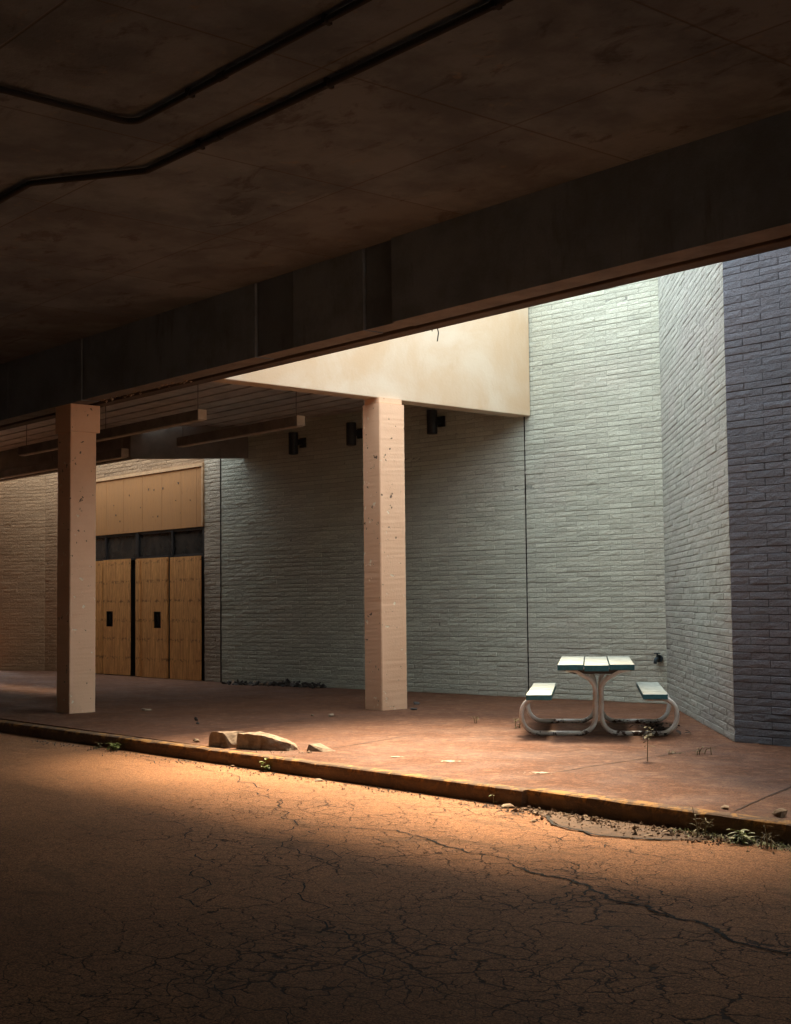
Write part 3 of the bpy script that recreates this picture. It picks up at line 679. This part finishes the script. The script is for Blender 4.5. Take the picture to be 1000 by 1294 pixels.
for k in range(240):
    x, y = -12.2+rc.gauss(0, .38), 8.36+rc.gauss(0, .16)
    if y < 8.13: continue
    r = rc.choice((.003, .004, .005, .007, .010, .014)); c = Vector((x, y, 0))
    q = [c+Vector((r*math.cos(a)*rc.uniform(.7, 1.3), r*math.sin(a)*rc.uniform(.7, 1.3), 0)) for a in (0, 1.57, 3.14, 4.71)]+[c+Vector((0, 0, r*.9))]
    mb.add(q, [(0, 1, 4), (1, 2, 4), (2, 3, 4), (3, 0, 4)])
tag(mb.build('concrete_crumbs', STONE), 'crumbs of concrete scattered round the broken lumps on the kerb', 'crumbs', kind='stuff')
# white paint splashes on the sidewalk
def splash(x, y, rx, ry, ang, label, seed):
    mb = MB(); rnd = random.Random(seed)
    for q in range(60):
        u, v = rnd.gauss(0, .42), rnd.gauss(0, .42); r = max(.006, .04*rnd.random()*(1.1-min(1, abs(u)+abs(v))))
        a, b_ = rx*u, ry*v; cx, cy = x+a*math.cos(ang)-b_*math.sin(ang), y+a*math.sin(ang)+b_*math.cos(ang); n = 9; z = .0055+q*.00002
        vs = [(cx+r*rnd.uniform(.6, 1.5)*math.cos(6.283*k/n), cy+r*rnd.uniform(.6, 1.2)*math.sin(6.283*k/n), z) for k in range(n)]
        mb.add(vs, [tuple(range(n))])
    tag(mb.build('paint_splash', PSP), label, 'paint splash', 'pale paint splashes on the sidewalk', 'stuff')
t_ = NT('thin_pale_paint'); t_c = t_.mix(t_.ramp(t_.noise(14, 6, .7), .45, .62), (.50, .385, .285), (.30, .19, .13)); PSP = t_.done(t_c, .8)
splash(-9.84, 8.99, .15, .12, .75, 'largest pale paint splash on the sidewalk mid way along the kerb', 2)
splash(-10.5, 8.88, .08, .05, .7, 'small pale paint splash just left of the largest one', 3)
splash(-8.62, 8.95, .16, .10, .75, 'faint pale paint smear nearest the kerb break', 4)

# debris heap at the foot of the back wall
mb = MB(); rr = random.Random(12)
for k in range(190):
    tt = rr.random(); x = -22.4+tt*2.6; hgt = .025+.085*math.exp(-((tt-.75)/.2)**2); yw = bw0[1]+(x-bw0[0])*.1247
    c = Vector((x, yw-.05-abs(rr.gauss(0, .16)), rr.uniform(0, hgt))); d = Vector((rr.gauss(0, 1), rr.gauss(0, 1), rr.gauss(0, .6))).normalized()
    e = d.orthogonal().normalized(); mb.obox(c, d, e, d.cross(e), rr.uniform(.015, .08), rr.uniform(.01, .03), rr.uniform(.005, .012), 0 if rr.random() < .9 else 1)
tag(mb.build('rubble_heap', [DARKR, STONE]), 'low heap of dark rubble swept against the foot of the brick wall', 'rubble', kind='stuff')

# ------------------------------------------------------------------ weeds
def leaf(mb, p, d, up_, L_, W_, mi=0, droop=.3):
    d = d.normalized(); s = d.cross(up_).normalized(); vs = []
    for i, (q, ww) in enumerate(((0, .08), (.3, .8), (.6, 1), (.85, .55), (1, .03))):
        c = p+d*L_*q+up_*(-droop*L_*q*q)
        vs += [c+s*W_*ww/2+up_*W_*.12*ww, c, c-s*W_*ww/2+up_*W_*.12*ww]
    mb.add(vs, [(i*3+k, i*3+k+1, (i+1)*3+k+1, (i+1)*3+k) for i in range(4) for k in range(2)], mi)
Zv = Vector((0, 0, 1))
def weed(x, y, z, h, nl, ll, label, seed, lm=LEAFG, spread=0, lw=.45, lean=.1, cat='weed', grp='weeds growing in the cracks'):
    rnd = random.Random(seed); c = thing('weed', (x, y, z), label, cat, grp)
    st, lf = MB(), MB()
    for s in range(1+spread):
        a = rnd.uniform(0, 6.28); ln = Vector((math.cos(a), math.sin(a), 0))*(lean+.5*(s > 0)*rnd.random()); hh = h*(1 if s == 0 else rnd.uniform(.45, .9))
        b0 = Vector((x+rnd.uniform(-.02, .02)*spread, y+rnd.uniform(-.02, .02)*spread, z-.01))
        P = [b0+Zv*hh*q+ln*hh*q*q for q in (0, .3, .6, .85, 1)]
        st.tube(P, [.005, .0045, .0035, .0025, .0015], 6)
        st.build('stem', STEM, c); st = MB()
        for k in range(nl):
            q = rnd.uniform(.35, 1) if h > .15 else rnd.uniform(.2, 1); i = min(3, int(q*4)); p = P[i]+(P[i+1]-P[i])*(q*4-i)
            a = k*2.4+rnd.uniform(-.4, .4); leaf(lf, p, Vector((math.cos(a), math.sin(a), rnd.uniform(-.1, .6))), Zv, ll*rnd.uniform(.6, 1.1), ll*lw*rnd.uniform(.7, 1.1))
    lf.build('foliage', lm, c)
weed(-8.54, 10.33, 0, .33, 22, .075, 'tallest spindly seedling standing in the sidewalk in front of the table', 1, LEAFD, 0, .45, .05)
weed(-11.80, 11.92, 0, .12, 10, .06, 'small weed tucked against the left foot of the picnic table', 2, LEAFD, 2)
weed(-12.66, 12.03, 0, .10, 6, .05, 'tiny weed in the sidewalk joint between the column and the table', 3, LEAFD, 1)
weed(-8.75, 10.97, 0, .05, 5, .06, 'wispy seedling in the joint nearer the tall seedling', 4, LEAFD, 3, .2)
weed(-8.50, 11.12, 0, .09, 5, .07, 'wispy grass blades in the joint running to the brick corner', 5, LEAFD, 4, .15)
weed(-11.40, 7.98, ROAD, .13, 11, .07, 'bright yellow green seedling in the gutter below the concrete lumps', 6, LEAFG, 3, .6)
weed(-14.20, 7.82, ROAD, .13, 11, .07, 'bushy gutter weed at left, below the left column side', 7, LEAFG, 4, .5)
weed(-14.55, 7.80, ROAD, .07, 8, .06, 'low gutter weed just left of the bushy one', 8, LEAFD, 3, .5)
weed(-8.20, 7.97, ROAD, .10, 3, .07, 'thin yellow shoot against the kerb just left of its break', 9, LEAFG, 0, .2)
weed(-6.10, 7.93, ROAD, .22, 5, .08, 'tall grassy weed against the kerb at right, leftmost of its row', 10, LEAFD, 4, .1, .15)
weed(-5.80, 7.90, ROAD, .10, 10, .11, 'broad leaved green weed in the gutter at right, middle of its row', 11, LEAFG, 3, .28)
weed(-5.52, 7.90, ROAD, .18, 5, .07, 'thin grassy weed in the gutter nearest the right border', 12, LEAFD, 3, .1, .15)
mb = MB(); rg = random.Random(9)
for k in range(1500):
    x = rg.uniform(-6.35, -4.6); y = 8.03-abs(rg.gauss(0, .09)); hh = rg.uniform(.015, .055)*(1.5-abs(x+5.9)*.5); a = rg.uniform(0, 6.28)
    leaf(mb, Vector((x, y, ROAD)), Vector((math.cos(a), math.sin(a), rg.uniform(.2, 1.6))), Zv, max(.012, hh), .007, rg.randrange(3), .4)
tag(mb.build('gutter_grass', [LEAFD, LEAFG, DEAD]), 'mat of short grass and dry leaf litter in the gutter at right', 'grass', kind='stuff')
# grit along the gutter
mb = MB(); rg = random.Random(19)
for k in range(900):
    x = rg.uniform(-16, -4); y = 7.98-.03*max(0, -8-x)-abs(rg.gauss(0, .13)); r = rg.choice((.004, .006, .008, .012)); c = Vector((x, y, ROAD+.004))
    q = [c+Vector((r*math.cos(a)*rg.uniform(.7, 1.3), r*math.sin(a)*rg.uniform(.7, 1.3), 0)) for a in (0, 1.57, 3.14, 4.71)]+[c+Vector((0, 0, r))]
    mb.add(q, [(0, 1, 4), (1, 2, 4), (2, 3, 4), (3, 0, 4)], rg.randrange(2))
tag(mb.build('gutter_grit', [STONE, DARKR]), 'fine grit and crumbs scattered in the gutter along the kerb', 'grit', kind='stuff')
# dead leaves caught by the right table foot
mb = MB(); rl = random.Random(2)
for k in range(70):
    p = T(.70+rl.gauss(0, .1), -.55+rl.gauss(0, .16), rl.uniform(.005, .10)); a = rl.uniform(0, 6.28)
    leaf(mb, p, Vector((math.cos(a), math.sin(a), rl.uniform(-.2, .7))), Zv, rl.uniform(.06, .13), rl.uniform(.04, .07), 0, .5)
tag(mb.build('leaf_clump', DEAD), 'black clump of dead leaves caught at the right foot of the picnic table', 'leaf clump', kind='stuff')
